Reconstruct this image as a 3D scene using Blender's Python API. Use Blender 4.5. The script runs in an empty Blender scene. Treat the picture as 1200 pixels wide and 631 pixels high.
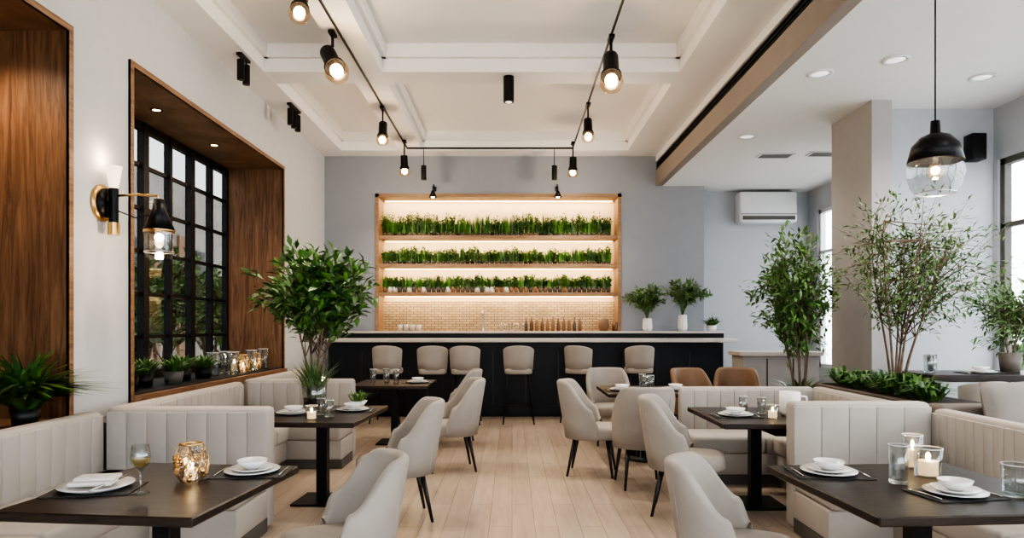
import bpy, bmesh, math, random
from mathutils import Vector, Matrix
R = random.Random(7)
sc = bpy.context.scene
try:
    sc.view_settings.view_transform = 'AgX'
    sc.view_settings.look = 'AgX - High Contrast'
    sc.view_settings.exposure = 0.36
except Exception as e:
    print(e)

# ------------------------------------------------------------ materials
def newmat(name):
    m = bpy.data.materials.new(name); m.use_nodes = True
    nt = m.node_tree
    return m, nt, nt.nodes['Principled BSDF']

def mat(name, col, rough=0.6, metal=0.0, var=0.06, scale=6.0, bump=0.0, bscale=60.0, emit=None, estr=0.0, trans=0.0, ior=1.45, spec=None):
    m, nt, p = newmat(name)
    p.inputs['Roughness'].default_value = rough
    p.inputs['Metallic'].default_value = metal
    if spec is not None: p.inputs['Specular IOR Level'].default_value = spec
    tc = nt.nodes.new('ShaderNodeTexCoord')
    n = nt.nodes.new('ShaderNodeTexNoise'); n.inputs['Scale'].default_value = scale
    n.inputs['Detail'].default_value = 4
    nt.links.new(tc.outputs['Object'], n.inputs['Vector'])
    cr = nt.nodes.new('ShaderNodeValToRGB')
    cr.color_ramp.elements[0].position = 0.3; cr.color_ramp.elements[1].position = 0.7
    cr.color_ramp.elements[0].color = [max(0, c*(1-var)) for c in col]+[1]
    cr.color_ramp.elements[1].color = [min(1, c*(1+var)) for c in col]+[1]
    nt.links.new(n.outputs['Fac'], cr.inputs['Fac'])
    nt.links.new(cr.outputs['Color'], p.inputs['Base Color'])
    if bump > 0:
        n2 = nt.nodes.new('ShaderNodeTexNoise'); n2.inputs['Scale'].default_value = bscale
        nt.links.new(tc.outputs['Object'], n2.inputs['Vector'])
        b = nt.nodes.new('ShaderNodeBump'); b.inputs['Strength'].default_value = bump
        b.inputs['Distance'].default_value = 0.01
        nt.links.new(n2.outputs['Fac'], b.inputs['Height'])
        nt.links.new(b.outputs['Normal'], p.inputs['Normal'])
    if emit:
        p.inputs['Emission Color'].default_value = list(emit)+[1]
        p.inputs['Emission Strength'].default_value = estr
    if trans > 0:
        p.inputs['Transmission Weight'].default_value = trans
        p.inputs['IOR'].default_value = ior
    return m

def wood(name, c1, c2, rough=0.5, sc3=(7, 7, 0.5), dist=2.0, spec=.5):
    m, nt, p = newmat(name)
    p.inputs['Specular IOR Level'].default_value = spec
    tc = nt.nodes.new('ShaderNodeTexCoord'); mp = nt.nodes.new('ShaderNodeMapping')
    mp.inputs['Scale'].default_value = sc3
    nt.links.new(tc.outputs['Object'], mp.inputs['Vector'])
    n = nt.nodes.new('ShaderNodeTexNoise'); n.inputs['Scale'].default_value = 2.2
    n.inputs['Detail'].default_value = 8; n.inputs['Roughness'].default_value = 0.65; n.inputs['Distortion'].default_value = dist
    nt.links.new(mp.outputs['Vector'], n.inputs['Vector'])
    cr = nt.nodes.new('ShaderNodeValToRGB')
    cr.color_ramp.elements[0].position = 0.33; cr.color_ramp.elements[1].position = 0.68
    cr.color_ramp.elements[0].color = list(c1)+[1]; cr.color_ramp.elements[1].color = list(c2)+[1]
    nt.links.new(n.outputs['Fac'], cr.inputs['Fac']); nt.links.new(cr.outputs['Color'], p.inputs['Base Color'])
    p.inputs['Roughness'].default_value = rough
    b = nt.nodes.new('ShaderNodeBump'); b.inputs['Strength'].default_value = 0.15; b.inputs['Distance'].default_value = 0.01
    nt.links.new(n.outputs['Fac'], b.inputs['Height']); nt.links.new(b.outputs['Normal'], p.inputs['Normal'])
    return m

def brick(name, c1, c2, cm, w, h, mort, rot, rough, grain=(1, 1, 1), gs=0.25, off=0.5):
    m, nt, p = newmat(name)
    tc = nt.nodes.new('ShaderNodeTexCoord'); mp = nt.nodes.new('ShaderNodeMapping')
    mp.inputs['Rotation'].default_value = rot
    nt.links.new(tc.outputs['Object'], mp.inputs['Vector'])
    br = nt.nodes.new('ShaderNodeTexBrick'); br.offset = off
    br.inputs['Scale'].default_value = 1
    br.inputs['Color1'].default_value = list(c1)+[1]; br.inputs['Color2'].default_value = list(c2)+[1]
    br.inputs['Mortar'].default_value = list(cm)+[1]
    br.inputs['Mortar Size'].default_value = mort; br.inputs['Brick Width'].default_value = w
    br.inputs['Row Height'].default_value = h; br.inputs['Mortar Smooth'].default_value = 0.1
    nt.links.new(mp.outputs['Vector'], br.inputs['Vector'])
    mp2 = nt.nodes.new('ShaderNodeMapping'); mp2.inputs['Scale'].default_value = grain
    nt.links.new(tc.outputs['Object'], mp2.inputs['Vector'])
    n = nt.nodes.new('ShaderNodeTexNoise'); n.inputs['Scale'].default_value = 2; n.inputs['Detail'].default_value = 6
    n.inputs['Distortion'].default_value = 0.6
    nt.links.new(mp2.outputs['Vector'], n.inputs['Vector'])
    cr = nt.nodes.new('ShaderNodeValToRGB')
    cr.color_ramp.elements[0].position = 0.3; cr.color_ramp.elements[1].position = 0.7
    cr.color_ramp.elements[0].color = (1-gs, 1-gs*1.1, 1-gs*1.2, 1); cr.color_ramp.elements[1].color = (1, 1, 1, 1)
    nt.links.new(n.outputs['Fac'], cr.inputs['Fac'])
    mx = nt.nodes.new('ShaderNodeMix'); mx.data_type = 'RGBA'; mx.blend_type = 'MULTIPLY'
    mx.inputs['Factor'].default_value = 1
    nt.links.new(br.outputs['Color'], mx.inputs[6]); nt.links.new(cr.outputs['Color'], mx.inputs[7])
    nt.links.new(mx.outputs[2], p.inputs['Base Color'])
    p.inputs['Roughness'].default_value = rough
    return m

def panemat(name, tint=(1, 1, 1), gloss=0.12):
    m = bpy.data.materials.new(name); m.use_nodes = True; nt = m.node_tree
    nt.nodes.remove(nt.nodes['Principled BSDF']); out = nt.nodes['Material Output']
    t = nt.nodes.new('ShaderNodeBsdfTransparent'); t.inputs['Color'].default_value = list(tint)+[1]
    g = nt.nodes.new('ShaderNodeBsdfGlossy'); g.inputs['Roughness'].default_value = 0.03
    mx = nt.nodes.new('ShaderNodeMixShader'); mx.inputs[0].default_value = gloss
    nt.links.new(t.outputs[0], mx.inputs[1]); nt.links.new(g.outputs[0], mx.inputs[2]); nt.links.new(mx.outputs[0], out.inputs[0])
    return m

M = {}
M['wallL'] = mat('painted_wall_light', (0.54, 0.54, 0.545), 0.8, var=0.02, bump=0.05, bscale=120)
M['wallB'] = mat('painted_wall_grey', (0.285, 0.298, 0.325), 0.8, var=0.02, bump=0.05, bscale=120)
M['wallR'] = mat('painted_wall_pale_grey', (0.44, 0.455, 0.48), 0.8, var=0.02, bump=0.05, bscale=120)
M['ceil'] = mat('ceiling_paint', (0.78, 0.77, 0.755), 0.85, var=0.01)
M['taupe'] = mat('taupe_paint', (0.30, 0.255, 0.22), 0.7, var=0.03)
M['column'] = mat('column_paint', (0.36, 0.345, 0.335), 0.75, var=0.03)
M['walnut'] = wood('walnut_wood', (0.075, 0.034, 0.015), (0.25, 0.13, 0.065), 0.45)
M['walnutH'] = wood('walnut_wood_trim', (0.14, 0.07, 0.035), (0.33, 0.185, 0.10), 0.45, (0.6, 0.6, 7))
M['oak'] = wood('oak_niche_wood', (0.22, 0.125, 0.065), (0.37, 0.235, 0.135), 0.5, (0.6, 7, 7))
M['niche'] = mat('niche_plaster', (0.66, 0.55, 0.38), 0.7, var=0.03)
M['dtable'] = wood('dark_table_wood', (0.008, 0.0055, 0.0045), (0.042, 0.025, 0.017), 0.33, (1, 9, 9), spec=.35)
M['black'] = mat('black_metal', (0.012, 0.012, 0.013), 0.4, 0.6, var=0.1)
M['blackwood'] = mat('black_painted_wood', (0.013, 0.013, 0.014), 0.45, var=0.15)
M['bar'] = mat('bar_front_charcoal', (0.011, 0.013, 0.018), 0.5, var=0.15, spec=.3)
M['stone'] = mat('pale_stone', (0.52, 0.47, 0.43), 0.3, var=0.08, scale=3)
M['fabric'] = mat('cream_upholstery', (0.385, 0.352, 0.315), 0.72, var=0.06, scale=3, bump=0.1, bscale=250)
M['fabric2'] = mat('beige_upholstery', (0.335, 0.30, 0.265), 0.8, var=0.07, scale=4, bump=0.12, bscale=250)
M['brownleather'] = mat('brown_leather', (0.22, 0.13, 0.075), 0.55, var=0.08)
M['plinth'] = mat('booth_plinth', (0.10, 0.09, 0.08), 0.6)
M['white'] = mat('white_ceramic', (0.74, 0.73, 0.71), 0.25, var=0.01)
M['plastic'] = mat('white_plastic', (0.68, 0.69, 0.71), 0.4, var=0.01)
M['napkin'] = mat('linen_napkin', (0.62, 0.60, 0.57), 0.9, var=0.05)
M['slate'] = mat('dark_placemat', (0.015, 0.015, 0.016), 0.6)
M['steel'] = mat('steel', (0.55, 0.54, 0.52), 0.25, 1.0)
M['brass'] = mat('brass', (0.65, 0.42, 0.18), 0.28, 1.0)
M['leaf'] = mat('green_leaf', (0.075, 0.155, 0.036), 0.5, var=0.45, scale=9)
M['leafD'] = mat('dark_green_leaf', (0.042, 0.108, 0.028), 0.4, var=0.5, scale=12)
M['leafL'] = mat('light_green_leaf', (0.145, 0.235, 0.085), 0.55, var=0.4, scale=9)
M['herb'] = mat('herb_green', (0.085, 0.21, 0.030), 0.5, var=0.5, scale=7)
M['bark'] = mat('bark', (0.16, 0.11, 0.075), 0.8, var=0.3, scale=20)
M['soil'] = mat('soil', (0.03, 0.02, 0.014), 0.95, var=0.3, bump=0.5)
M['pot'] = mat('grey_pot', (0.10, 0.09, 0.08), 0.6)
M['terracotta'] = mat('terracotta_pot', (0.28, 0.16, 0.09), 0.7)
M['planter'] = mat('planter_taupe', (0.15, 0.125, 0.105), 0.6, var=0.08)
M['glass'] = mat('clear_glass', (0.97, 0.98, 0.98), 0.02, trans=1.0, ior=1.35, var=0.0)
M['thinglass'] = panemat('thin_glass', (0.88, 0.90, 0.90), 0.16)
M['pane'] = panemat('window_pane', (0.92, 0.95, 0.97), 0.06)
M['paneD'] = panemat('window_pane_dim', (0.48, 0.49, 0.49), 0.10)
M['amber'] = mat('amber_crystal', (0.90, 0.70, 0.46), 0.10, trans=0.85, var=0.2, scale=40, emit=(1, 0.6, 0.28), estr=0.03, bump=0.6, bscale=50)
M['wine'] = mat('white_wine', (0.75, 0.55, 0.2), 0.1, trans=0.6, var=0.05)
M['candle'] = mat('candle_wax', (0.85, 0.72, 0.55), 0.6, emit=(1, 0.66, 0.34), estr=0.9)
M['lampshade'] = mat('frosted_shade', (0.9, 0.85, 0.78), 0.5, emit=(1, 0.75, 0.5), estr=1.0)
M['flame'] = mat('flame', (1, 0.8, 0.5), 0.5, emit=(1, 0.66, 0.30), estr=22)
M['bulb'] = mat('warm_bulb', (1, 0.85, 0.6), 0.4, emit=(1, 0.68, 0.38), estr=12)
M['bulbglass'] = panemat('amber_bulb_glass', (1, .85, .66), 0.15)
M['led'] = mat('led_strip', (1, 0.9, 0.8), 0.5, emit=(1, 0.72, 0.42), estr=5)
M['dl'] = mat('downlight_lens', (1, 1, 1), 0.5, emit=(1, 0.95, 0.88), estr=0.5)
M['tilesplash'] = brick('backsplash_tile', (0.60, 0.48, 0.30), (0.46, 0.35, 0.21), (0.20, 0.14, 0.08), 0.13, 0.045, 0.006, (math.pi/2, 0, 0), 0.4)
M['floor'] = brick('oak_plank_floor', (0.52, 0.425, 0.34), (0.45, 0.36, 0.285), (0.24, 0.18, 0.135), 1.7, 0.17, 0.003, (0, 0, math.pi/2), 0.28, (9, 0.8, 1), 0.22, 0.37)
M['ext'] = mat('exterior_render', (0.36, 0.34, 0.31), 0.9, var=0.15, scale=1)
M['extw'] = wood('exterior_timber', (0.22, 0.13, 0.08), (0.36, 0.22, 0.14), 0.7)
M['ground'] = mat('bright_bounce_ground', (0.72, 0.71, 0.69), 0.9, var=0.08, scale=2)  # made pale as a reflector, bouncing daylight up to the ceiling
M['pillow'] = mat('grey_cushion', (0.22, 0.195, 0.175), 0.9, var=0.06, bump=0.2, bscale=150)

# ------------------------------------------------------------ builder
class B:
    def __init__(s):
        s.v = []; s.f = []; s.mi = []; s.sm = []; s.mats = []; s.T = Matrix.Identity(4)
    def add(s, vs, fs, m, smooth=False):
        o = len(s.v); T = s.T
        s.v.extend([tuple(T @ Vector(v)) for v in vs])
        if m not in s.mats: s.mats.append(m)
        k = s.mats.index(m)
        for f in fs:
            s.f.append([i+o for i in f]); s.mi.append(k); s.sm.append(smooth)
    def box(s, x0, x1, y0, y1, z0, z1, m, bev=0.0, seg=2, smooth=None):
        if bev <= 0:
            vs = [(x, y, z) for x in (x0, x1) for y in (y0, y1) for z in (z0, z1)]
            s.add(vs, [(0, 1, 3, 2), (4, 6, 7, 5), (0, 4, 5, 1), (2, 3, 7, 6), (0, 2, 6, 4), (1, 5, 7, 3)], m); return
        bm = bmesh.new(); bmesh.ops.create_cube(bm, size=1)
        for v in bm.verts:
            v.co = Vector(((x0+x1)/2+v.co.x*(x1-x0), (y0+y1)/2+v.co.y*(y1-y0), (z0+z1)/2+v.co.z*(z1-z0)))
        bev = min(bev, 0.49*min(x1-x0, y1-y0, z1-z0))
        bmesh.ops.bevel(bm, geom=bm.edges[:], offset=bev, segments=seg, profile=0.5, affect='EDGES')
        bm.verts.index_update()
        s.add([v.co.copy() for v in bm.verts], [[v.index for v in f.verts] for f in bm.faces], m, seg > 1 if smooth is None else smooth)
        bm.free()
    def lathe(s, prof, c, m, seg=24, smooth=True, sx=1, sy=1):
        vs = []; fs = []
        for r, z in prof:
            for i in range(seg):
                a = 2*math.pi*i/seg
                vs.append((c[0]+max(r, 1e-4)*math.cos(a)*sx, c[1]+max(r, 1e-4)*math.sin(a)*sy, c[2]+z))
        for j in range(len(prof)-1):
            for i in range(seg):
                k = (i+1) % seg
                fs.append((j*seg+i, j*seg+k, (j+1)*seg+k, (j+1)*seg+i))
        s.add(vs, fs, m, smooth)
    def cyl(s, x, y, z0, z1, r0, m, r1=None, seg=20):
        r1 = r0 if r1 is None else r1
        s.lathe([(0, z0), (r0, z0), (r0, z0), (r1, z1), (r1, z1), (0, z1)], (x, y, 0), m, seg, smooth=False)
    def sphere(s, c, r, m, seg=16, sz=1.0):
        s.lathe([(r*math.sin(math.pi*i/10), -r*sz*math.cos(math.pi*i/10)) for i in range(11)], c, m, seg)
    def tube(s, pts, r, m, seg=6):
        pts = [Vector(p) for p in pts]; n = len(pts); vs = []; fs = []
        rs = r if isinstance(r, (list, tuple)) else [r]*n
        ref = None
        for i, p in enumerate(pts):
            d = (pts[min(i+1, n-1)]-pts[max(i-1, 0)])
            if d.length < 1e-9: d = Vector((0, 0, 1))
            d.normalize()
            if ref is None: ref = Vector((1, 0, 0)) if abs(d.x) < 0.8 else Vector((0, 1, 0))
            a = (ref - d*ref.dot(d)).normalized(); ref = a; b = d.cross(a)
            for k in range(seg):
                t = 2*math.pi*k/seg
                vs.append(p+(a*math.cos(t)+b*math.sin(t))*rs[i])
        for i in range(n-1):
            for k in range(seg):
                q = (k+1) % seg
                fs.append((i*seg+k, i*seg+q, (i+1)*seg+q, (i+1)*seg+k))
        fs.append(list(range(seg))[::-1]); fs.append([(n-1)*seg+k for k in range(seg)])
        s.add(vs, fs, m, True)
    def leaf(s, p, d, L, W, m):
        d = d.normalized(); up = Vector((R.uniform(-.6, .6), R.uniform(-.6, .6), 1))
        side = d.cross(up)
        if side.length < 1e-3: side = Vector((1, 0, 0))
        side.normalize(); nn = side.cross(d)
        mid = p+d*L*0.5
        s.add([p, mid+side*W/2+nn*W*.15, p+d*L-nn*L*0.12, mid-side*W/2+nn*W*.15, mid-nn*W*.05], [(0, 1, 4), (1, 2, 4), (2, 3, 4), (3, 0, 4)], m, True)
    def blade(s, p, d, L, W, m, droop=0.3):
        d = d.normalized(); side = d.cross(Vector((0, 0, 1)))
        if side.length < 0.05: side = Vector((math.cos(L*99), math.sin(L*99), 0))
        side.normalize()
        h = Vector((d.x, d.y, 0))
        p1 = p+d*L*.5; p2 = p+d*L*.95+h*L*droop*.3-Vector((0, 0, L*droop*.5))
        s.add([p-side*W*.35, p+side*W*.35, p1+side*W*.5, p1-side*W*.5, p2], [(0, 1, 2, 3), (3, 2, 4)], m, True)
    def mesh(s, name):
        me = bpy.data.meshes.new(name)
        me.from_pydata(s.v, [], s.f)
        for m in s.mats: me.materials.append(M[m])
        me.polygons.foreach_set('material_index', s.mi)
        me.polygons.foreach_set('use_smooth', s.sm)
        me.update()
        return me
    def done(s, name, loc=(0, 0, 0), rz=0):
        return place(s.mesh(name), name, loc, rz)

def place(me, name, loc=(0, 0, 0), rz=0, sc3=None):
    o = bpy.data.objects.new(name, me); bpy.context.collection.objects.link(o)
    o.location = loc; o.rotation_euler = (0, 0, math.radians(rz))
    if sc3: o.scale = sc3
    return o

def light(kind, name, loc, power, col=(1, .85, .7), rot=(0, 0, 0), parent=None, **kw):
    l = bpy.data.lights.new(name, kind); l.energy = power; l.color = col
    for k, v in kw.items(): setattr(l, k, v)
    o = bpy.data.objects.new(name, l); bpy.context.collection.objects.link(o)
    o.location = loc; o.rotation_euler = rot
    if parent:
        o.parent = parent; o.matrix_parent_inverse = Matrix.Translation(parent.location).inverted()
    return o

def simple(name, m, *bx, bev=0):
    b = B()
    for q in bx: b.box(*q, m, bev)
    return b.done(name)

# ------------------------------------------------------------ room shell
XL, XR, XS, YB, YF = -3.35, 5.55, 2.57, 12.2, -3.0
ZC, ZR = 4.53, 4.0
simple('floor', 'floor', (XL-.1, XR+.15, YF, 12.9, -.1, 0))
simple('wall_left', 'wallL',
    (XL-.12, XL, YF, 1.2, 0, 5), (XL-.12, XL, 5.18, 5.96, 0, 5), (XL-.12, XL, 10.0, 12.9, 0, 5),
    (XL-.12, XL, 1.2, 5.18, 0, .80), (XL-.12, XL, 1.2, 5.18, 3.76, 5),
    (XL-.12, XL, 5.96, 10.0, 0, .86), (XL-.12, XL, 5.96, 10.0, 3.80, 5))
def recess(name, y0, y1, z0, z1, closed):
    b = B(); X0 = -4.22
    b.box(X0, XL+.02, y1, y1+.05, z0-.05, z1+.05, 'walnut'); b.box(X0, XL+.02, y0-.05, y0, z0-.05, z1+.05, 'walnut')
    b.box(X0, XL+.02, y0, y1, z1, z1+.05, 'walnutH')
    b.box(X0, XL+.06, y0-.05, y1+.05, z0-.07, z0, 'walnutH')
    b.box(XL, XL+.025, y0-.05, y0+.0, z0, z1+.05, 'walnutH'); b.box(XL, XL+.025, y1, y1+.05, z0, z1+.05, 'walnutH')
    b.box(XL, XL+.025, y0, y1, z1, z1+.05, 'walnutH')
    if closed:
        b.box(X0-.05, X0, y0-.05, y1+.05, z0-.07, z1+.05, 'walnut')
    else:
        b.box(X0, XL+.0, y0, y1, z0, z0+.015, 'slate')
    return b.done(name)
recess('trim_1', 1.25, 5.13, .80, 3.72, True)
recess('trim_2', 6.01, 9.95, .88, 3.78, False)
b = B(); X0 = -4.2; y0, y1, z0, z1 = 6.01, 9.95, .895, 3.78
b.box(X0, X0+.07, y0, y0+.07, z0, z1, 'black'); b.box(X0, X0+.07, y1-.07, y1, z0, z1, 'black')
b.box(X0, X0+.07, y0, y1, z0, z0+.1, 'black'); b.box(X0, X0+.07, y0, y1, z1-.09, z1, 'black')
for i in range(1, 7):
    y = y0+(y1-y0)*i/7; w = .055 if i in (3, 5) else .028
    b.box(X0, X0+.08, y-w, y+w, z0, z1, 'black')
for i in range(1, 6):
    z = z0+(z1-z0)*i/6; b.box(X0+.005, X0+.05, y0, y1, z-.020, z+.020, 'black')
b.box(X0+.02, X0+.026, y0, y1, z0, z1, 'paneD')
b.done('window_1')
# back wall with niche
NX0, NX1, NZ0, NZ1 = -2.44, 1.95, 1.40, 3.86
simple('wall_back', 'wallB', (XL, NX0, YB, YB+.12, 0, 5), (NX1, 3.43, YB, YB+.12, 0, 5), (NX0, NX1, YB, YB+.12, NZ1, 5), (NX0, NX1, YB, YB+.12, 0, NZ0),
       (3.38, 3.43, YB+.12, 12.75, 0, 4.1))
simple('wall_back_alcove', 'wallR', (3.43, XR+.1, 12.75, 12.87, 0, 4.1))
b = B()
b.box(NX0, NX1, YB+.46, YB+.5, NZ0, NZ1, 'niche')
b.box(NX0, NX1, YB+.44, YB+.46, NZ0, 1.95, 'tilesplash')
b.box(NX0-.0, NX0+.06, YB-.02, YB+.46, NZ0, NZ1, 'oak'); b.box(NX1-.06, NX1, YB-.02, YB+.46, NZ0, NZ1, 'oak')
b.box(NX0, NX1, YB-.02, YB+.46, NZ1-.06, NZ1, 'oak'); b.box(NX0, NX1, YB-.02, YB+.46, NZ0-.02, NZ0, 'oak')
b.done('trim_3')
shelfz = [2.10, 2.61, 3.12]
LEDC = (1, .70, .38)
for z in shelfz:
    b = B(); b.box(NX0+.06, NX1-.06, YB+.03, YB+.44, z-.06, z, 'oak')
    b.box(NX0+.1, NX1-.1, YB+.40, YB+.42, z-.072, z-.06, 'led')
    o = b.done('wall_shelf')
    light('AREA', 'shelf_led', ((NX0+NX1)/2, YB+.30, z-.08), 13, LEDC, (math.radians(16), 0, 0), o, shape='RECTANGLE', size=4.2, size_y=.05)
    light('AREA', 'shelf_front_fill', ((NX0+NX1)/2, YB+.08, z-.065), 9, (1, .82, .6), (math.radians(20), 0, 0), o, shape='RECTANGLE', size=4.2, size_y=.03)  # added fill lamp that brightens the herb fronts; no strip is modelled here
b = B(); b.box(NX0+.1, NX1-.1, YB+.38, YB+.41, NZ1-.075, NZ1-.06, 'led'); o = b.done('led_strip')
light('AREA', 'cove_led', ((NX0+NX1)/2, YB+.30, NZ1-.09), 14, LEDC, (math.radians(16), 0, 0), o, shape='RECTANGLE', size=4.2, size_y=.05)
light('AREA', 'cove_front_fill', ((NX0+NX1)/2, YB+.04, NZ1-.07), 12, (1, .82, .6), (math.radians(20), 0, 0), o, shape='RECTANGLE', size=4.2, size_y=.03)  # added fill from the niche's front edge, without a fixture of its own
# ceilings
b = B(); b.box(XL, XS+.1, YF, YB+.1, 4.85, 4.95, 'ceil')
b.done('ceiling')
b = B()
for (xa, xb) in ((XL, -2.95), (-1.95, -1.55), (2.0, XS)):
    b.box(xa, xb, YF, YB, ZC, 4.86, 'ceil')
    b.box(xa-.05 if xa > XL else xa, xb+.05, YF, YB, ZC+.16, 4.86, 'ceil')
for yc in (-.6, 4.0, 8.35, 12.0):
    b.box(XL, XS, yc-.2, yc+.2, ZC+.002, 4.86, 'ceil'); b.box(XL, XS, yc-.26, yc+.26, ZC+.16, 4.86, 'ceil')
b.done('trim_4')
simple('ceiling_lower', 'ceil', (XS+.12, XR+.1, YF, 12.87, ZR, ZR+.12))
b = B(); b.box(XS, XS+.12, YF, YB, ZR, ZR+.28, 'taupe', 0); b.box(XS, XS+.12, YF, YB, 4.43, 4.95, 'ceil')
b.box(XS+.08, XS+.12, YF, YB, 4.28, 4.43, 'black')
for i in range(3):
    b.box(XS+.005, XS+.075, YF, YB, 4.30+i*.045, 4.315+i*.045, 'black')
b.done('trim_5')
simple('wall_right', 'wallR',
   (XR, XR+.15, 7.80, 9.0, 0, 4.1), (XR, XR+.15, 12.4, 12.87, 0, 4.1), (XR, XR+.15, 9.0, 12.4, 0, .75), (XR, XR+.15, 9.0, 12.4, 3.6, 4.1),
   (XR, XR+.15, YF, 7.80, 0, .6), (XR, XR+.15, YF, 7.80, 3.4, 4.1), (XR, XR+.15, YF, -2.0, 0, 4.1), (XR, XR+.15, 2.7, 2.95, .6, 3.4))
def winR(name, y0, y1, z0, z1, n, m2):
    b = B(); x = XR+.03
    b.box(x, x+.08, y0, y0+.07, z0, z1, m2); b.box(x, x+.08, y1-.07, y1, z0, z1, m2)
    b.box(x, x+.08, y0, y1, z0, z0+.07, m2); b.box(x, x+.08, y0, y1, z1-.07, z1, m2)
    for i in range(1, n):
        y = y0+(y1-y0)*i/n; b.box(x, x+.07, y-.03, y+.03, z0, z1, m2)
    b.box(x, x+.07, y0, y1, z0+(z1-z0)*.72, z0+(z1-z0)*.72+.05, m2)
    b.box(x+.03, x+.036, y0, y1, z0, z1, 'pane'); b.done(name)
winR('window_2', 9.0, 12.4, .75, 3.6, 3, 'plastic')
winR('window_3', 2.95, 7.80, .6, 3.4, 4, 'pot')
winR('unseen_window_4', -2.0, 2.7, .6, 3.4, 4, 'pot')  # out-of-view glazing, added to let more sky light in from the right
simple('wall_partition', 'wallR', (4.2, XR, 7.87, 8.05, 0, ZR))
simple('structural_column', 'column', (3.98, 4.2, 7.55, 8.5, 0, ZR))
b = B()
for x in (-3.35, -1.6, .15, 1.9, 3.7, 5.45): b.box(x, x+.1, YF-.1, YF, 0, 4.5, 'black')
b.box(XL, XR, YF-.1, YF, 0, .12, 'black'); b.box(XL, XR, YF-.1, YF, 2.9, 3.0, 'black'); b.box(XL, XR+.15, YF-.12, YF, 4.0, 4.95, 'ceil')
b.box(XL, XR, YF-.06, YF-.05, .12, 4.0, 'pane')
b.done('unseen_window_5')  # unseen glazed front behind the camera, added as an aperture for sky light
simple('baseboard_back', 'wallB', (XL, 3.43, YB-.02, YB, 0, .12))
simple('baseboard_left', 'wallL', (XL, XL+.02, YF, YB-.02, 0, .12))

# ------------------------------------------------------------ bar
b = B()
b.box(-3.0, 3.45, 11.2, 11.75, .08, 1.22, 'bar'); b.box(-2.95, 3.4, 11.26, 11.75, 0, .08, 'black')
for i in range(13):
    x = -3.0+i*6.45/12
    b.box(x-.012, x+.012, 11.185, 11.2, .08, 1.22, 'blackwood')
b.box(-3.0, 3.45, 11.18, 11.2, 1.08, 1.22, 'bar'); b.box(-3.0, 3.45, 11.18, 11.2, .08, .2, 'bar')
b.box(-3.05, 3.65, 11.02, 11.8, 1.23, 1.29, 'stone', .008)
b.box(-3.05, 3.6, 11.6, 11.66, 1.29, 1.37, 'bar'); b.box(-3.05, 3.6, 11.55, 11.85, 1.37, 1.405, 'stone', .005)
b.done('bar_counter')
b = B(); b.box(-2.6, 3.3, 11.95, 12.19, 0, 1.36, 'bar'); b.box(-2.6, 3.35, 11.9, 12.19, 1.36, 1.40, 'stone'); b.done('back_bar_cabinet')

# ------------------------------------------------------------ herbs
for si, z in enumerate(shelfz):
    b = B(); x = NX0+.14
    while x < NX1-.13:
        pm = R.choice(['pot', 'white', 'terracotta', 'pot', 'bark']) if si == 0 else R.choice(['pot', 'pot', 'soil', 'pot', 'bark'])
        ph = .10 if si == 0 else .06
        b.lathe([(0, 0), (.036, 0), (.046, ph), (.042, ph), (.04, ph-.02), (0, ph-.02)], (x, YB+.18, z+.001), pm, 12)
        base = z+ph-.02; hh = [.25, .29, .40][si]*R.uniform(.72, 1.12); kind = R.choice([0, 0, 1, 2])
        main = R.choice(['herb', 'herb', 'leaf', 'leafD', 'leafL'])
        for k in range(50):
            a = R.uniform(0, 6.28); t = R.uniform(.02, .20 if kind != 1 else .4)
            p = Vector((x+R.uniform(-.04, .04), YB+.18+R.uniform(-.05, .05), base))
            d = Vector((math.cos(a)*t, math.sin(a)*t*.6, 1)); mm = main if R.random() < .7 else R.choice(['leafD', 'herb'])
            h1 = hh*R.uniform(.45, 1.1)
            b.blade(p, d, h1, R.uniform(.010, .018) if kind != 2 else .020, mm, .12 if kind != 1 else .4)
            if kind != 2:
                for q in range(4):
                    a2 = R.uniform(0, 6.28)
                    b.leaf(p+d.normalized()*h1*R.uniform(.2, .85), Vector((math.cos(a2), math.sin(a2)*.7, 1.1)), R.uniform(.03, .055), .024, mm)
        x += .088
    b.done('herb_planter_row')

# ------------------------------------------------------------ seating
def shell(b, rx, ry, tmax, zb, top, th, lean, m, n=40, yo=0.0):
    vs = []; fs = []; k = 0
    for i in range(n+1):
        t = -tmax+2*tmax*i/n; zt = top(abs(t)/tmax); sec = []
        def P(off, z):
            le = lean*max(0, z-zb)*(0.25+.75*max(0, math.cos(t)))
            return (math.sin(t)*(rx+off+le), yo+math.cos(t)*(ry+off+le), z)
        h = zt-zb; r = th/2
        for z in (0, .35, .7): sec.append(P(-r, zb+z*(h-r)))
        for q in range(0, 6):
            a = math.pi*(1-q/5); sec.append(P(r*math.cos(a), zt-r+r*math.sin(a)))
        for z in (.7, .35, 0): sec.append(P(r, zb+z*(h-r)))
        vs += sec; k = len(sec)
    for i in range(n):
        for j in range(k):
            q = (j+1) % k
            fs.append((i*k+j, i*k+q, (i+1)*k+q, (i+1)*k+j))
    fs.append(list(range(k))); fs.append([n*k+j for j in range(k)][::-1])
    b.add(vs, fs, m, True)

def seatpad(b, rx, ry, z0, z1, m, yo=0, e=.6):
    prof = [(.0, 0), (.94, 0), (1, .2), (1, .7), (.95, .92), (.8, 1), (0, 1.06)]
    vs = []; fs = []; seg = 32
    for r, z in prof:
        for i in range(seg):
            a = 2*math.pi*i/seg; c, s_ = math.cos(a), math.sin(a)
            vs.append((rx*r*math.copysign(abs(c)**e, c), yo+ry*r*math.copysign(abs(s_)**e, s_), z0+z*(z1-z0)))
    for j in range(len(prof)-1):
        for i in range(seg):
            k = (i+1) % seg; fs.append((j*seg+i, j*seg+k, (j+1)*seg+k, (j+1)*seg+i))
    b.add(vs, fs, m, True)

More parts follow.
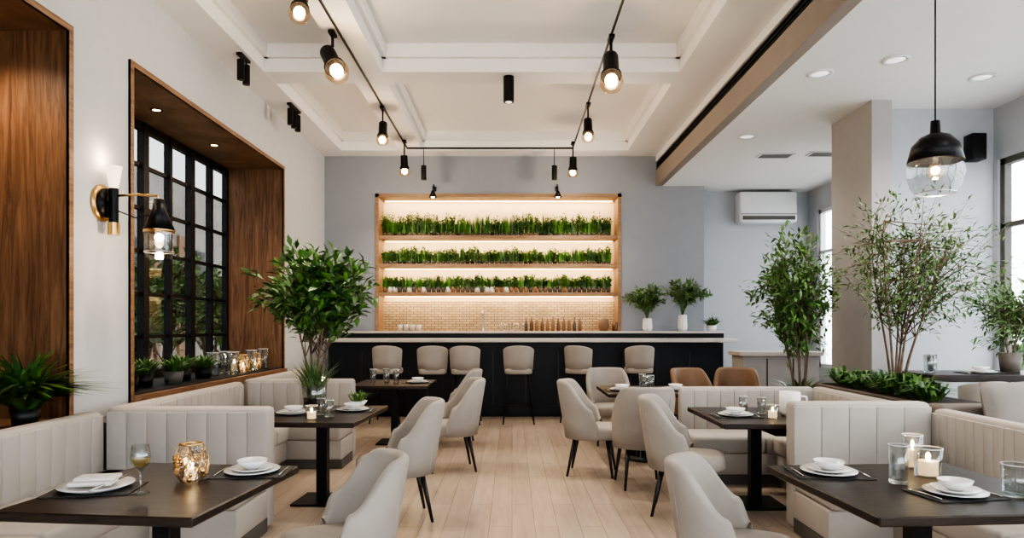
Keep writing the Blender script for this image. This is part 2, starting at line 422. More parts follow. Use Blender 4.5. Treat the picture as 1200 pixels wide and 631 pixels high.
def sst(a, b_, x):
    x = min(1, max(0, (x-a)/(b_-a))); return x*x*(3-2*x)

def chair_mesh(m, name):
    b = B()
    shell(b, .24, .225, 1.95, .37, lambda t: .95-.26*sst(.34, .86, t)-.02*t*t-.14*sst(.86, 1.0, t), .066, .16, m, 56)
    seatpad(b, .235, .27, .37, .50, m, -.075)
    for sx in (-1, 1):
        for sy in (-1, 1):
            b.tube([(sx*.16, sy*.16-.02, .38), (sx*.205, sy*.225-.01, 0)], [.021, .011], 'blackwood', 8)
    for sg in (-1, 1):
        t = sg*.62
        b.tube([(math.sin(t)*(.273+.16*(z-.37)*(.25+.75*math.cos(t))), math.cos(t)*(.258+.16*(z-.37)*(.25+.75*math.cos(t))), z) for z in (.39, .6, .84)], .0035, m, 6)
    return b.mesh(name)
chairM = chair_mesh('fabric2', 'dining_chair')
chairBr = chair_mesh('brownleather', 'leather_chair')
for (x, y, r, s) in [(-.86, 3.52, -66, .87), (-.87, 5.35, -74, .97), (-.62, 7.15, -78, 1), (-.72, 8.7, -90, 1),
                  (1.10, 3.46, 66, .86), (1.36, 5.5, 74, .98), (.80, 6.95, 78, 1), (1.22, 6.42, 183, 1), (1.25, 8.75, 5, 1)]:
    place(chairM, 'dining_chair', (x, y, 0), r, (min(1, s+.08), min(1, s+.08), s))
for (x, y, r) in [(2.35, 8.7, 20), (2.9, 8.8, -15)]:
    place(chairBr, 'leather_chair', (x, y, 0), r)

b = B()
seatpad(b, .215, .20, .76, .85, 'fabric2', 0)
shell(b, .215, .19, 1.25, .83, lambda t: 1.20-.06*t*t, .04, .12, 'fabric2', 24)
for sx in (-1, 1):
    for sy in (-1, 1):
        b.tube([(sx*.15, sy*.14, .77), (sx*.235, sy*.225, 0)], [.014, .011], 'black', 8)
q = [(-.2, -.19), (.2, -.19), (.2, .19), (-.2, .19), (-.2, -.19)]
for i in range(4): b.tube([(q[i][0], q[i][1], .28), (q[i+1][0], q[i+1][1], .28)], .009, 'black', 6)
b.box(-.15, .15, -.14, .14, .74, .77, 'black')
stoolM = b.mesh('bar_stool')
for (x, y, r) in [(-1.92, 10.6, 175), (-1.22, 10.5, 185), (-.72, 10.5, 180), (.1, 10.55, 180), (1.06, 10.6, 150), (1.98, 10.7, 185)]:
    place(stoolM, 'bar_stool', (x, y, 0), r)

def bench(name, L, H=.88, depth=.58, loc=(0, 0, 0), rz=0, back=.10, cw=.14, panel=None):
    b = B(); n = max(2, round(L/cw)); w = L/n
    b.box(0, L, -depth+.03, 0, .0, .10, 'plinth'); b.box(0, L, -depth, 0, .10, .30, 'fabric', .01)
    ns = max(1, round(L/.75)); ws = L/ns
    for i in range(ns): b.box(i*ws+.003, (i+1)*ws-.003, -depth-.03, -.0, .30, .46, 'fabric', .035, 3)
    for i in range(n):
        b.box(i*w, (i+1)*w, -.012, .05, .40, H-.03, 'fabric', .008, 2)
    b.box(-.004, L+.004, -.002, back, .02, H, 'fabric', .035, 3)
    if panel: b.box(0, L, back, panel, 0, H-.12, 'plinth')
    return b.done(name, loc, rz)
bench('booth_bench', 3.1, .88, .62, (-2.97, 1.85, 0), 90, .12, panel=.36)
bench('booth_bench', 2.35, .88, .62, (-2.97, 5.2, 0), 90, .12, panel=.36)
bench('booth_bench', 2.6, .88, .62, (-2.97, 7.85, 0), 90, .12, panel=.36)
bench('booth_bench', 1.17, .90, .55, (-2.95, 4.97, 0), 0, .16)
bench('booth_bench', 1.17, .90, .50, (-2.95, 7.62, 0), 0, .16)
bench('booth_bench', 3.1, .90, .58, (3.05, 4.95, 0), -90, .12, .09)
bench('booth_bench', 1.75, .88, .58, (3.05, 6.95, 0), -90, .12, .09)
bench('booth_bench', 1.0, .94, .55, (2.05, 4.97, 0), 0, .15, .2)
bench('booth_bench', 1.35, .88, .50, (1.7, 6.9, 0), 0)

# ------------------------------------------------------------ tables
def table(name, w, d, loc, rz=0, h=.75, drum=False):
    b = B(); b.box(-w/2, w/2, -d/2, d/2, h-.04, h, 'dtable', .006, 1)
    if drum:
        b.lathe([(0, 0), (.26, 0), (.26, .03), (.2, .05), (.2, h-.06), (.24, h-.04), (0, h-.04)], (0, 0, 0), 'blackwood', 28)
        for i in range(24):
            a = 2*math.pi*i/24; b.tube([(.205*math.cos(a), .205*math.sin(a), .05), (.205*math.cos(a), .205*math.sin(a), h-.05)], .014, 'blackwood', 5)
    else:
        b.box(-.045, .045, -.045, .045, .02, h-.05, 'black', .005, 1)
        b.box(-.21, .21, -.21, .21, 0, .02, 'black', .005, 1); b.box(-.2, .2, -.2, .2, h-.055, h-.04, 'black')
    return b.done(name, loc, rz)
table('dining_table', .86, 1.0, (-1.62, 3.2, 0), -6)
table('dining_table', .86, 1.15, (-1.62, 5.85, 0), -3)
table('dining_table', .95, 1.0, (-1.5, 8.75, 0), 0, .77)
table('dining_table', 1.0, 1.0, (1.90, 3.2, 0), 4)
table('dining_table', .85, 1.1, (2.04, 5.74, 0), 0)
table('dining_table', 1.05, 1.0, (1.54, 7.7, 0), 0, .78, True)

# ------------------------------------------------------------ tableware
b = B()
b.box(-.19, .19, -.13, .13, 0, .004, 'slate', .0)
b.lathe([(0, .005), (.08, .005), (.14, .018), (.142, .022), (.08, .012), (0, .011)], (0, 0, 0), 'white', 32)
b.lathe([(0, .014), (.06, .014), (.11, .03), (.112, .034), (.06, .02), (0, .02)], (0, 0, 0), 'white', 32)
b.lathe([(0, .022), (.03, .022), (.07, .05), (.078, .068), (.074, .068), (.06, .048), (0, .034)], (0, 0, 0), 'white', 32)
b.tube([(-.165, -.1, .009), (-.165, .02, .010), (-.165, .09, .009)], .004, 'steel'); b.box(-.174, -.156, .05, .11, .005, .010, 'steel')
b.tube([(.165, -.1, .009), (.165, .02, .010)], .004, 'steel'); b.box(.158, .172, .02, .11, .005, .010, 'steel')
plateM = b.mesh('place_setting')
b = B()
b.lathe([(0, .003), (.09, .003), (.135, .018), (.137, .022), (.08, .010), (0, .009)], (0, 0, 0), 'white', 32)
b.box(-.09, .07, -.05, .06, .018, .034, 'napkin', .008, 3); b.box(-.07, .08, -.04, .05, .034, .048, 'napkin', .007, 3)
b.tube([(.03, -.14, .024), (.08, .1, .028)], .004, 'steel'); b.box(-.16, .16, -.12, .1, 0, .003, 'slate')
plateN = b.mesh('napkin_plate')
b = B()
b.lathe([(0, 0), (.036, 0), (.036, .003), (.005, .008), (.004, .09), (.012, .10), (.034, .125), (.039, .155), (.032, .205), (.0305, .205), (.0375, .155), (.032, .127), (.0, .105)], (0, 0, 0), 'thinglass', 28)
b.lathe([(0, .106), (.031, .127), (.036, .150), (0, .150)], (0, 0, 0), 'wine', 24)
wineM = b.mesh('wine_glass')
b = B()
b.lathe([(0, 0), (.034, 0), (.038, .14), (.036, .14), (.032, .012), (0, .012)], (0, 0, 0), 'thinglass', 28)
b.lathe([(0, 0), (.034, 0), (.0345, .012), (0, .012)], (0, 0, 0), 'glass', 28)
b.lathe([(.0375, .138), (.039, .141), (.036, .141)], (0, 0, 0), 'white', 28)
tumM = b.mesh('water_glass')
b = B()
b.lathe([(0, 0), (.045, 0), (.05, .11), (.048, .11), (.043, .01), (0, .01)], (0, 0, 0), 'thinglass', 28)
b.lathe([(.0485, .108), (.051, .112), (.048, .112)], (0, 0, 0), 'white', 28)
b.cyl(0, 0, .008, .062, .034, 'candle'); b.sphere((0, 0, .078), .009, 'flame', 8, 1.8)
candM = b.mesh('candle_holder')
b = B()
prof = [(0, 0), (.05, 0), (.075, .03), (.078, .09), (.06, .13), (.052, .15)]
b.lathe(prof, (0, 0, 0), 'thinglass', 10, smooth=False)
for i in range(70):
    a = R.uniform(0, 6.28); z = R.uniform(.015, .14); r = .07 if z < .1 else .055
    b.sphere((r*math.cos(a), r*math.sin(a), z), R.uniform(.008, .015), R.choice(['amber', 'amber', 'thinglass', 'brass', 'bulbglass']), 6)
for i in range(8):
    a = math.pi*i/4
    b.tube([(.05*math.cos(a), .05*math.sin(a), .003), (.08*math.cos(a), .08*math.sin(a), .05), (.078*math.cos(a+.3), .078*math.sin(a+.3), .095), (.054*math.cos(a+.4), .054*math.sin(a+.4), .15)], .0024, 'brass', 5)
b.lathe([(.05, .148), (.056, .155), (.05, .158)], (0, 0, 0), 'brass', 20); b.cyl(0, 0, .004, .05, .028, 'candle'); b.sphere((0, 0, .068), .011, 'flame', 8, 1.5)
lanM = b.mesh('crystal_candle_lantern')
b = B(); b.lathe([(0, 0), (.04, 0), (.05, .02), (.05, .11), (.047, .11), (.045, .02), (0, .01)], (0, 0, 0), 'white', 24)
b.tube([(.048, 0, .09), (.08, 0, .085), (.085, 0, .05), (.048, 0, .03)], .006, 'white'); cupM = b.mesh('ceramic_cup')

def at(me, n, lst, z=.751, s=None):
    for q in lst: place(me, n, (q[0], q[1], z), q[2] if len(q) > 2 else 0, s)
at(plateN, 'napkin_plate', [(-1.90, 3.12, 10)], s=(1.15, 1.15, 1.3)); at(plateM, 'place_setting', [(-1.32, 3.47, 5)], s=(.95, 1, 1))
at(wineM, 'wine_glass', [(-1.66, 3.05)], s=(1.1, 1.1, 1.05)); at(lanM, 'crystal_candle_lantern', [(-1.55, 3.3)], z=.752, s=(1.0, 1.0, 1.15))
at(plateM, 'place_setting', [(1.60, 3.45, -5)], s=(.95, 1, 1)); at(tumM, 'water_glass', [(1.84, 3.25)], s=(1.2, 1.2, 1.3)); at(candM, 'candle_holder', [(2.06, 3.38)], s=(1.3, 1.3, 1.3)); at(candM, 'candle_holder', [(2.10, 3.58)], s=(1.0, 1.0, 1.6))
at(plateM, 'place_setting', [(1.96, 3.02, 10)], s=(.9, .9, 1)); at(tumM, 'water_glass', [(2.22, 3.0)], s=(1.6, 1.6, 1))
at(plateM, 'place_setting', [(-1.40, 6.0, 3), (-1.85, 5.78, 0)]); at(candM, 'candle_holder', [(-1.6, 5.45)]); at(tumM, 'water_glass', [(-1.60, 5.72), (-1.50, 5.6)])
at(plateM, 'place_setting', [(1.85, 5.65, 0)]); at(candM, 'candle_holder', [(2.1, 5.5)]); at(tumM, 'water_glass', [(2.0, 5.9), (2.12, 5.8)]); at(cupM, 'ceramic_cup', [(2.32, 5.7)], s=(1.7, 1.7, 1.8))
at(tumM, 'water_glass', [(-1.75, 8.6), (-1.6, 8.7), (-1.45, 8.55)], .771, (1.1, 1.1, 1.3)); at(plateM, 'place_setting', [(-1.2, 8.7)], .771)
at(tumM, 'water_glass', [(1.46, 7.45), (1.54, 7.6), (1.48, 7.75)], .781, (1.1, 1.1, 1.2)); at(plateM, 'place_setting', [(1.82, 7.6), (1.22, 7.55)], .781)

# ------------------------------------------------------------ plants
def rnd_ell(c, r):
    while True:
        v = Vector((R.uniform(-1, 1), R.uniform(-1, 1), R.uniform(-1, 1)))
        if v.length < 1: return Vector((c[0]+v.x*r[0], c[1]+v.y*r[1], c[2]+v.z*r[2]))
def tree(b, base, c, r, stems, branches, leaves, L, W, mats, tr=.014, spread=.05):
    base = Vector(base); st = []
    for i in range(stems):
        a = 6.28*i/stems+R.uniform(-.4, .4)
        p0 = base+Vector((math.cos(a), math.sin(a), 0))*spread*.4
        p3 = Vector((c[0]+math.cos(a)*r[0]*.45, c[1]+math.sin(a)*r[1]*.45, c[2]+r[2]*R.uniform(-.1, .5)))
        p1 = p0.lerp(p3, .35); p1.x = p0.x+(p1.x-p0.x)*.4; p1.y = p0.y+(p1.y-p0.y)*.4
        p2 = p0.lerp(p3, .7)+Vector((R.uniform(-.04, .04), R.uniform(-.04, .04), 0))
        pts = []
        for k in range(9):
            t = k/8; pts.append(p0*(1-t)**3+p1*3*t*(1-t)**2+p2*3*t*t*(1-t)+p3*t**3)
        st.append(pts); b.tube(pts, [tr*(1-.7*k/8) for k in range(9)], 'bark', 6)
    for i in range(branches):
        pts = R.choice(st); s0 = pts[R.randint(3, 8)]; e = rnd_ell(c, r)
        m_ = s0.lerp(e, .5)+Vector((R.uniform(-.05, .05), R.uniform(-.05, .05), R.uniform(0, .1)))
        b.tube([s0, m_, e], [tr*.4, tr*.25, tr*.1], 'bark', 4)
        for j in range(leaves):
            t = R.uniform(.25, 1.05)
            p = (s0*(1-t)**2+m_*2*t*(1-t)+e*t*t) if t <= 1 else e.copy()
            p += Vector((R.gauss(0, .035), R.gauss(0, .035), R.gauss(0, .035)))
            d = (e-s0).normalized()+Vector((R.uniform(-1, 1), R.uniform(-1, 1), R.uniform(-.8, .7)))
            b.leaf(p, d, L*R.uniform(.7, 1.3), W*R.uniform(.7, 1.3), R.choice(mats))
def tuft(b, c, n, L, W, mats, spread=.1, lean=(.2, 1.0), droop=.5):
    for i in range(n):
        a = R.uniform(0, 6.28); t = R.uniform(*lean); rr = R.uniform(0, spread)
        p = Vector((c[0]+math.cos(a)*rr, c[1]+math.sin(a)*rr, c[2]))
        b.blade(p, Vector((math.cos(a)*t, math.sin(a)*t, 1)), L*R.uniform(.6, 1.1), W, R.choice(mats), droop)
b = B()
b.lathe([(0, 0), (.085, 0), (.10, .02), (.12, .30), (.115, .30), (.095, .025), (0, .015)], (0, 0, 0), 'thinglass', 28)
b.lathe([(0, .004), (.09, .015), (.095, .09), (0, .09)], (0, 0, 0), 'soil', 20)
tuft(b, (0, 0, .09), 150, .50, .012, ['leaf', 'leafL'], .06, (.05, .8), .4)
tree(b, (0, 0, .05), (.04, 0, 1.10), (.58, .5, .37), 5, 90, 32, .115, .052, ['leaf', 'leafL', 'leafD', 'herb'], .013, .05)
b.done('leafy_branch_vase', (-1.80, 6.22, .751))
b = B(); b.lathe([(0, 0), (.05, 0), (.09, .06), (.085, .06), (0, .045)], (0, 0, 0), 'white', 24); tuft(b, (0, 0, .05), 90, .15, .01, ['leafL', 'herb'], .06, (.1, 1.1)); b.done('herb_bowl', (-1.42, 6.28, .751))
b = B()
b.box(3.27, 3.80, 5.40, 7.35, 0, .88, 'planter', .01, 1); b.box(3.31, 3.76, 5.44, 7.31, .88, .885, 'soil')
b.done('planter_box')
b = B(); tree(b, (3.50, 6.2, .886), (3.58, 6.1, 2.08), (.82, .62, .72), 7, 150, 22, .065, .019, ['leaf', 'leafL', 'leaf'], .014, .12); b.done('olive_tree')
b = B()
for i in range(8): tuft(b, (3.50+R.uniform(-.1, .1), 5.6+i*.22, .886), 70, R.uniform(.28, .42), .03, ['leaf', 'herb', 'leafD', 'leafL'], .08, (.2, 1.3), .8)
b.done('groundcover_plants')
b = B()
b.lathe([(0, 0), (.17, 0), (.22, .5), (.2, .5), (.19, .46), (0, .46)], (0, 0, 0), 'pot', 28); b.lathe([(0, .45), (.19, .45)], (0, 0, 0), 'soil', 20)
tuft(b, (0, 0, .46), 180, .50, .03, ['leaf', 'leafD'], .1, (.2, 1.3), .6)
tree(b, (0, 0, .45), (-.08, 0, 1.78), (.56, .5, .80), 6, 130, 24, .095, .034, ['leaf', 'leafL', 'herb', 'leafL'], .014, .12)
b.done('potted_tree', (3.36, 7.95, 0.12))
simple('plant_stand', 'planter', (3.14, 3.58, 7.73, 8.17, 0, .119))
for (x, h, L) in [(2.32, .22, .56), (2.92, .28, .62)]:
    b = B(); b.lathe([(0, 0), (.07, 0), (.085, .06), (.075, h), (.07, h), (.065, .05), (0, .03)], (0, 0, 0), 'white', 24)
    for i in range(32):
        a = R.uniform(0, 6.28); t = R.uniform(.2, 1.1); e = Vector((math.cos(a)*t*L*.75, math.sin(a)*t*L*.5, h+L*(1.15-t*.6)))
        s0 = Vector((0, 0, h-.02)); m_ = Vector((e.x*.35, e.y*.35, h+L*.6))
        b.tube([s0, m_, e], .004, 'leafL', 4)
        for k in range(28):
            u = R.uniform(.3, 1); p = s0*(1-u)**2+m_*2*u*(1-u)+e*u*u
            b.leaf(p, Vector((R.uniform(-1, 1), R.uniform(-1, 1), R.uniform(-.4, .8))), .12, .03, R.choice(['leaf', 'leafL', 'leafL']))
    b.done('counter_plant_vase', (x, 11.7, 1.406))
b = B(); b.lathe([(0, 0), (.07, 0), (.09, .1), (.085, .1), (0, .09)], (0, 0, 0), 'white', 20); tuft(b, (0, 0, .09), 120, .26, .02, ['herb', 'leaf'], .06, (.2, 1.8)); b.done('potted_herb', (3.42, 11.7, 1.406))
b = B(); b.lathe([(0, 0), (.075, 0), (.095, .12), (.09, .12), (.08, .10), (0, .10)], (0, 0, 0), 'blackwood', 24)
for i in range(260):
    a = R.uniform(-2.8, 1.3); t = R.uniform(.05, 1.7); rr = R.uniform(0, .05)
    b.blade(Vector((math.cos(a)*rr, math.sin(a)*rr, .1)), Vector((math.cos(a)*t, math.sin(a)*t*.8, 1)), .64*R.uniform(.5, 1.1), .045, R.choice(['leafD', 'leaf', 'leaf', 'herb']), .6)
b.done('potted_fern', (-3.41, 4.78, .801))
for i, (d, xx) in enumerate(((6.3, -3.55), (6.7, -3.62), (7.1, -3.52), (7.5, -3.62), (7.85, -3.55))):
    b = B(); b.lathe([(0, 0), (.08, 0), (.10, .13), (.09, .13), (0, .11)], (0, 0, 0), 'black' if i != 2 else 'pot', 20)
    tuft(b, (0, 0, .11), 110, .24+.04*(i % 2), .03, ['leaf', 'leafL', 'herb'], .07, (.2, 1.3)); b.done('potted_herb', (xx, d, .896))
at(tumM, 'glass_jar', [(-3.6, 8.22), (-3.45, 8.45), (-3.62, 8.62), (-3.45, 9.05), (-3.5, 9.6)], .896, (1.9, 1.9, 2)); at(candM, 'candle_jar', [(-3.62, 8.9), (-3.7, 9.3)], .896, (1.4, 1.4, 1.8)); at(lanM, 'crystal_candle_lantern', [(-3.46, 8.78), (-3.5, 9.3)], .897, (1.0, 1.0, 1.5))
b = B(); b.tube([(0, 0, 0), (0, 0, .28), (0, -.04, .34), (0, -.10, .34), (0, -.13, .28)], .018, 'steel', 8); b.cyl(0, 0, 0, .04, .03, 'steel'); b.done('bar_faucet', (-.5, 11.75, 1.406))
b = B()
for i in range(11): b.lathe([(0, 0), (.032, 0), (.032, .12+.03*(i % 3)), (.012, .18+.03*(i % 3)), (.012, .23+.02*(i % 2)), (0, .23)], (i*.095-.3, R.uniform(-.02, .02), 0), R.choice(['brownleather', 'oak', 'pot', 'terracotta', 'walnut']), 12)
b.done('bottle_group', (.55, 12.08, 1.401))
b = B()
for i in range(4): b.lathe([(0, 0), (.035, 0), (.05, .12), (.045, .12), (0, .02)], (i*.11, R.uniform(-.02, .02), 0), 'stone', 14)
b.done('cup_group', (-1.98, 12.08, 1.401))
b = B(); b.lathe([(0, 0), (.06, 0), (.10, .08), (.09, .2), (.04, .24), (0, .24)], (0, 0, 0), 'brownleather', 20); b.lathe([(0, 0), (.05, 0), (.05, .16), (0, .16)], (.2, 0, 0), 'walnut', 16); b.done('serving_jar', (1.62, 12.08, 1.401))
b = B()
for i in range(5): b.lathe([(0, 0), (.03, 0), (.036, .13), (.03, .13), (0, .02)], (i*.09, (i % 2)*.06, 0), 'thinglass', 14)
b.done('bar_glasses', (-.2, 11.7, 1.406))

# ------------------------------------------------------------ rear right furniture
b = B(); b.box(3.35, 4.45, 9.9, 10.4, .05, 1.06, 'column', .005, 1); b.box(3.3, 4.5, 9.86, 10.42, 1.06, 1.12, 'stone', .005, 1)
for x in (3.7, 4.08): b.box(x-.006, x+.006, 9.893, 9.9, .1, 1.02, 'black')
b.box(3.4, 4.4, 9.93, 10.4, 0, .05, 'black')
b.done('sideboard_cabinet')
b = B(); b.box(4.0, 5.4, 6.5, 7.2, .96, 1.03, 'dtable', .005, 1)
for x in (4.1, 5.3):
    for y in (6.58, 7.12): b.box(x-.02, x+.02, y-.02, y+.02, 0, .97, 'black')
b.done('high_table')
for (x, r) in [(4.25, 185), (4.85, 175)]: place(stoolM, 'bar_stool', (x, 6.25, 0), r, (1, 1, .84))
b = B(); b.lathe([(0, 0), (.08, 0), (.11, .2), (.10, .2), (0, .18)], (0, 0, 0), 'planter', 24)
tree(b, (0, 0, .15), (0, 0, .60), (.42, .4, .46), 4, 80, 24, .07, .022, ['leafL', 'leaf'], .009, .06); b.done('potted_shrub', (5.0, 6.85, 1.031))
at(tumM, 'water_glass', [(4.15, 6.8), (4.28, 6.95)], 1.031, (1.2, 1.2, 1.3)); at(plateM, 'place_setting', [(4.6, 6.7)], 1.031)
b = B(); b.box(3.24, 4.5, 4.55, 5.15, .0, .66, 'pillow', .03, 3); b.box(3.22, 4.5, 5.12, 5.32, 0, .90, 'planter', .03, 3)
b.done('lounge_banquette')
def pillow(loc, rx, rz, s=.21):
    b = B(); n = 12; vs = []; fs = []
    for sg in (1, -1):
        for i in range(n+1):
            for j in range(n+1):
                u = i/n*2-1; v = j/n*2-1; h = .08*((1-u**4)*(1-v**4))**.6
                k = 1-.06*(1-abs(u*v))
                vs.append((u*s*k, sg*h, v*s*k))
    N = (n+1)**2
    for q in range(2):
        for i in range(n):
            for j in range(n):
                a = q*N+i*(n+1)+j; fs.append((a, a+1, a+n+2, a+n+1))
    b.add(vs, fs, 'pillow', True); o = b.done('throw_pillow', loc, rz); o.rotation_euler.x = rx
pillow((3.62, 4.97, .885), -.22, 8); pillow((4.06, 4.97, .885), -.22, -8)

# ------------------------------------------------------------ wall/ceiling fixtures
b = B(); b.box(4.15, 5.2, 12.42, 12.745, 3.38, 3.95, 'plastic', .05, 3); b.box(4.2, 5.15, 12.405, 12.44, 3.43, 3.50, 'pot'); b.box(4.17, 5.18, 12.41, 12.43, 3.53, 3.54, 'pot'); b.done('air_conditioner')
b = B()
b.tube([(0, 0, 4.0), (0, 0, 2.95)], .006, 'black'); b.lathe([(0, 4.0), (.06, 4.0), (.06, 3.97), (0, 3.97)], (0, 0, 0), 'black')
b.lathe([(0, 3.0), (.03, 3.0), (.035, 2.91), (.10, 2.885), (.155, 2.82), (.185, 2.70), (.18, 2.70), (.14, 2.80), (0, 2.86)], (0, 0, 0), 'black', 32)
b.lathe([(.178, 2.70), (.19, 2.62), (.165, 2.52), (.13, 2.47)], (0, 0, 0), 'thinglass', 32); b.lathe([(.130, 2.475), (.134, 2.468), (.128, 2.468)], (0, 0, 0), 'steel', 32); b.sphere((0, 0, 2.64), .03, 'bulb')
b.sphere((0, 0, 2.63), .06, 'bulbglass')
b.tube([(0, 0, 2.86), (0, 0, 2.67)], .02, 'black')
o = b.done('pendant_lamp', (3.1, 5.0, 0))
light('POINT', 'pendant_bulb', (3.1, 5.0, 2.56), 18, (1, .8, .6), parent=o, shadow_soft_size=.05)
for (x, y) in [(3.6, 6.4), (3.05, 6.75), (4.72, 6.85), (3.6, 3.6), (3.1, 9.0), (4.7, 3.8), (4.5, 1.5), (3.6, 1.0)]:
    b = B(); b.lathe([(0, .0), (.085, 0), (.085, -.004), (0, -.004)], (0, 0, 0), 'dl', 24); b.lathe([(.085, 0), (.12, 0), (.12, -.012), (.085, -.012), (.085, 0)], (0, 0, 0), 'plastic', 28)
    o = b.done('recessed_downlight', (x, y, ZR-.001))
    light('SPOT', 'downlight_beam', (x, y, ZR-.03), 55, (1, .95, .9), parent=o, spot_size=2.2, spot_blend=.8, shadow_soft_size=.06)
for (x, y, w) in [(3.85, 10.0, .5), (4.55, 9.9, .5)]:
    b = B(); b.box(-w/2, w/2, -.12, .12, -.015, 0, 'plastic')
    for i in range(5): b.box(-w/2+.03, w/2-.03, -.1+i*.045, -.085+i*.045, -.02, -.015, 'pot')
    b.done('air_vent', (x, y, ZR-.001), 0)
simple('light_track', 'black', (-1.79, -1.77, 3.0, 11.6, ZC-.02, ZC)); simple('light_track', 'black', (1.02, 1.04, 3.0, 11.6, ZC-.02, ZC+.0)); simple('light_track', 'black', (-1.79, 1.045, 11.58, 11.61, ZC-.025, ZC))
def spot(x, y, z, tilt, big=1.0, power=60, az=0):
    b = B(); k = 1.15 if big == 1 else 1.6
    b.tube([(0, 0, ZC-.02-z), (0, 0, .10*k)], .010*k, 'black'); b.box(-.03, .03, -.07, .07, ZC-.05-z, ZC-.02-z, 'black')
    b.T = Matrix.Rotation(az, 4, 'Z') @ Matrix.Rotation(tilt, 4, 'X') @ Matrix.Scale(k, 4)
    b.lathe([(0, .13), (.045, .13), (.05, .115), (.052, -.01), (.066, -.035), (.068, -.055), (.06, -.055), (.04, -.02), (0, -.02)], (0, 0, 0), 'black', 24)
    b.lathe([(.055, -.04), (.073, -.075), (.078, -.105), (.066, -.14), (.045, -.155)], (0, 0, 0), 'bulbglass', 24)
    b.sphere((0, 0, -.09), .042, 'bulb', 16, 1.1); b.T = Matrix.Identity(4)
    o = b.done('track_spotlight', (x, y, z))
    d = Matrix.Rotation(az, 4, 'Z') @ Matrix.Rotation(tilt, 4, 'X') @ Vector((0, 0, -.19*k))
    light('SPOT', 'spotlight_beam', (x+d.x, y+d.y, z+d.z), power, (1, .88, .74), (tilt, 0, az), parent=o, spot_size=2.0, spot_blend=.9, shadow_soft_size=.06)
    light('POINT', 'spotlight_glow', (x+d.x, y+d.y, z+d.z), 16, (1, .82, .62), parent=o, shadow_soft_size=.06)
spot(-1.78, 5.75, 4.22, -.35, 1, 80); spot(-1.84, 7.0, 4.2, -.7, 1.6, 110, .7); spot(-1.78, 9.4, 4.16, -.2, 1, 80); spot(-1.75, 11.1, 4.12, .25, 1, 80)
spot(1.03, 7.1, 4.16, -.45, 1.6, 110, -.1); spot(1.03, 9.25, 4.16, -.2, 1, 80); spot(1.0, 11.2, 4.12, .25, 1, 80)
for (x, y) in [(-1.5, 11.6), (.72, 11.6)]:
    b = B(); b.tube([(0, 0, ZC-.03), (0, 0, 4.2)], .006, 'black'); b.cyl(0, 0, 3.98, 4.22, .045, 'black'); b.done('pendant_spot_can', (x, y, 0))
b = B(); b.cyl(0, 0, 4.22, 4.53, .065, 'black'); b.cyl(0, 0, 4.215, 4.22, .04, 'dl'); b.done('ceiling_can_light', (-.04, 8.3, 0))
for (y, n) in [(7.6, 2), (9.3, 3)]:
    b = B()
    for i in range(n): b.cyl(0, i*.16, 4.24, 4.46, .04, 'black'); b.tube([(0, i*.16, 4.46), (0, i*.16, 4.53)], .01, 'black')
    b.box(-.03, .03, -.05, (n-1)*.16+.05, 4.50, 4.53, 'black'); b.done('ceiling_spot_cluster', (-3.02, y, 0))
for x in (-1.38, .8):
    b = B(); b.tube([(0, .18, 4.02), (0, .05, 4.08), (0, -.08, 4.02), (0, -.10, 3.92)], .008, 'black'); b.lathe([(0, .06), (.02, .06), (.07, -.06), (.065, -.06), (0, .03)], (0, -.1, 3.88), 'black', 20); b.sphere((0, -.1, 3.84), .035, 'bulb')
    b.box(-.03, .03, .17, .19, 3.98, 4.06, 'black'); b.done('gooseneck_lamp', (x, 12.005, -.08))
# sconce
b = B()
b.T = Matrix.Translation((0, 0, 2.5)) @ Matrix.Rotation(math.pi/2, 4, 'Y')
b.lathe([(0, 0), (.15, 0), (.15, .02), (.13, .03), (0, .03)], (0, 0, 0), 'brass', 32); b.lathe([(0, .03), (.12, .03), (.12, .05), (0, .055)], (0, 0, 0), 'black', 32)
b.T = Matrix.Identity(4)
b.cyl(.10, 0, 2.34, 2.62, .036, 'black'); b.cyl(.10, 0, 2.24, 2.34, .045, 'brass'); b.tube([(.04, 0, 2.5), (.1, 0, 2.5)], .02, 'black')
b.lathe([(.03, 2.60), (.062, 2.80), (.056, 2.80), (.0, 2.62)], (.10, 0, 0), 'lampshade', 24)
b.tube([(.10, 0, 2.56), (.3, 0, 2.57), (.46, 0, 2.56), (.47, 0, 2.5)], .010, 'brass', 8)
b.tube([(.10, 0, 2.45), (.28, 0, 2.38), (.46, 0, 2.42)], .005, 'black', 6)
b.lathe([(0, 2.53), (.04, 2.53), (.055, 2.44), (.12, 2.28), (.115, 2.28), (0, 2.40)], (.47, 0, 0), 'black', 28)
b.lathe([(.112, 2.28), (.112, 2.10), (.095, 2.05)], (.47, 0, 0), 'thinglass', 28); b.lathe([(.116, 2.28), (.118, 2.26), (.114, 2.26)], (.47, 0, 0), 'brass', 28); b.lathe([(.112, 2.105), (.115, 2.10), (.110, 2.095)], (.47, 0, 0), 'steel', 28)
b.sphere((.47, 0, 2.22), .035, 'bulb', 12)
o = b.done('wall_sconce', (XL+.001, 5.57, 0))
light('POINT', 'sconce_bulb', (-2.88, 5.57, 2.12), 8, (1, .75, .5), parent=o, shadow_soft_size=.04)
light('POINT', 'sconce_uplight', (-3.25, 5.57, 2.86), 2.5, (1, .75, .5), parent=o, shadow_soft_size=.04)
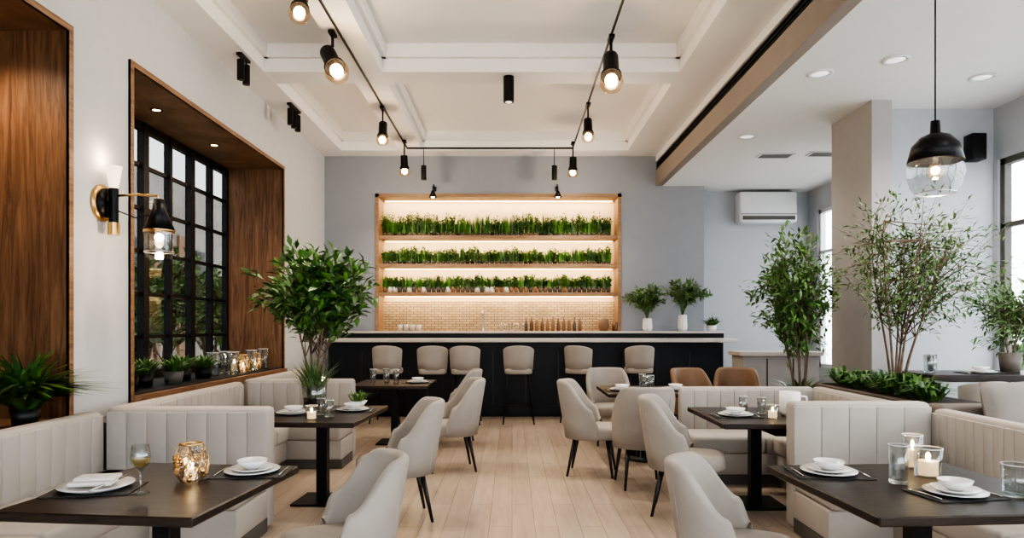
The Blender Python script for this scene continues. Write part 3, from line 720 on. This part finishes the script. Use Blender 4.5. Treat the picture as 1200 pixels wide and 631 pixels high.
for (y, z) in [(4.6, 3.72), (8.6, 3.78), (7.2, 3.78)]:
    b = B(); b.lathe([(0, 0), (.04, 0), (.04, -.004), (0, -.004)], (0, 0, 0), 'bulb', 16); b.lathe([(.04, 0), (.06, 0), (.06, -.008), (.04, -.008)], (0, 0, 0), 'black', 16)
    o = b.done('soffit_downlight', (-3.75, y, z-.001)); light('SPOT', 'soffit_beam', (-3.75, y, z-.03), 60, (1, .76, .54), parent=o, spot_size=2.4, spot_blend=.8, shadow_soft_size=.04)
b = B(); b.box(5.2, 5.36, 7.7, 7.868, 3.38, 3.68, 'black', .01); b.done('wall_speaker')

# ------------------------------------------------------------ exterior
b = B(); b.box(-40, 40, -40, 50, -.25, -.15, 'ground'); b.done('exterior_ground')  # outdoor ground, kept bright to throw light onto the ceiling
b = B(); b.box(-12, -11.5, 0, 34, -.15, 6.5, 'ext')
for i in range(8):
    b.box(-11.5, -11.4, 8+i*2.2, 8.9+i*2.2, .2, 4.6, 'extw'); b.box(-11.45, -11.38, 9.2+i*2.2, 9.9+i*2.2, 1, 4.2, 'paneD')
b.done('exterior_building')
for (x, y, h) in [(-6.4, 10.5, 1.7), (-6.8, 13.2, 2.2), (-6.0, 8.6, 1.4), (-7, 16, 2), (8.5, 10.5, 1.6), (8.2, 13.8, 1.7), (8.9, 10.9, 1.2)]:
    b = B(); tree(b, (0, 0, -.15), (0, 0, h), (1.1, 1.1, 1.0), 4, 70, 30, .18, .09, ['leafL', 'leafL', 'herb'], .05, .2); b.done('garden_tree', (x, y, 0))

# ------------------------------------------------------------ world, camera
w = bpy.data.worlds.new('World'); sc.world = w; w.use_nodes = True
bg = w.node_tree.nodes['Background']; bg.inputs['Color'].default_value = (.97, .985, 1, 1); bg.inputs['Strength'].default_value = 4.8

cam = bpy.data.cameras.new('camera'); co = bpy.data.objects.new('camera', cam); bpy.context.collection.objects.link(co)
co.location = (0, 0, 1.5); co.rotation_euler = (math.pi/2, 0, 0)
cam.lens = 24; cam.sensor_width = 36; cam.sensor_fit = 'HORIZONTAL'; cam.shift_y = .0554; cam.clip_start = .05
sc.camera = co
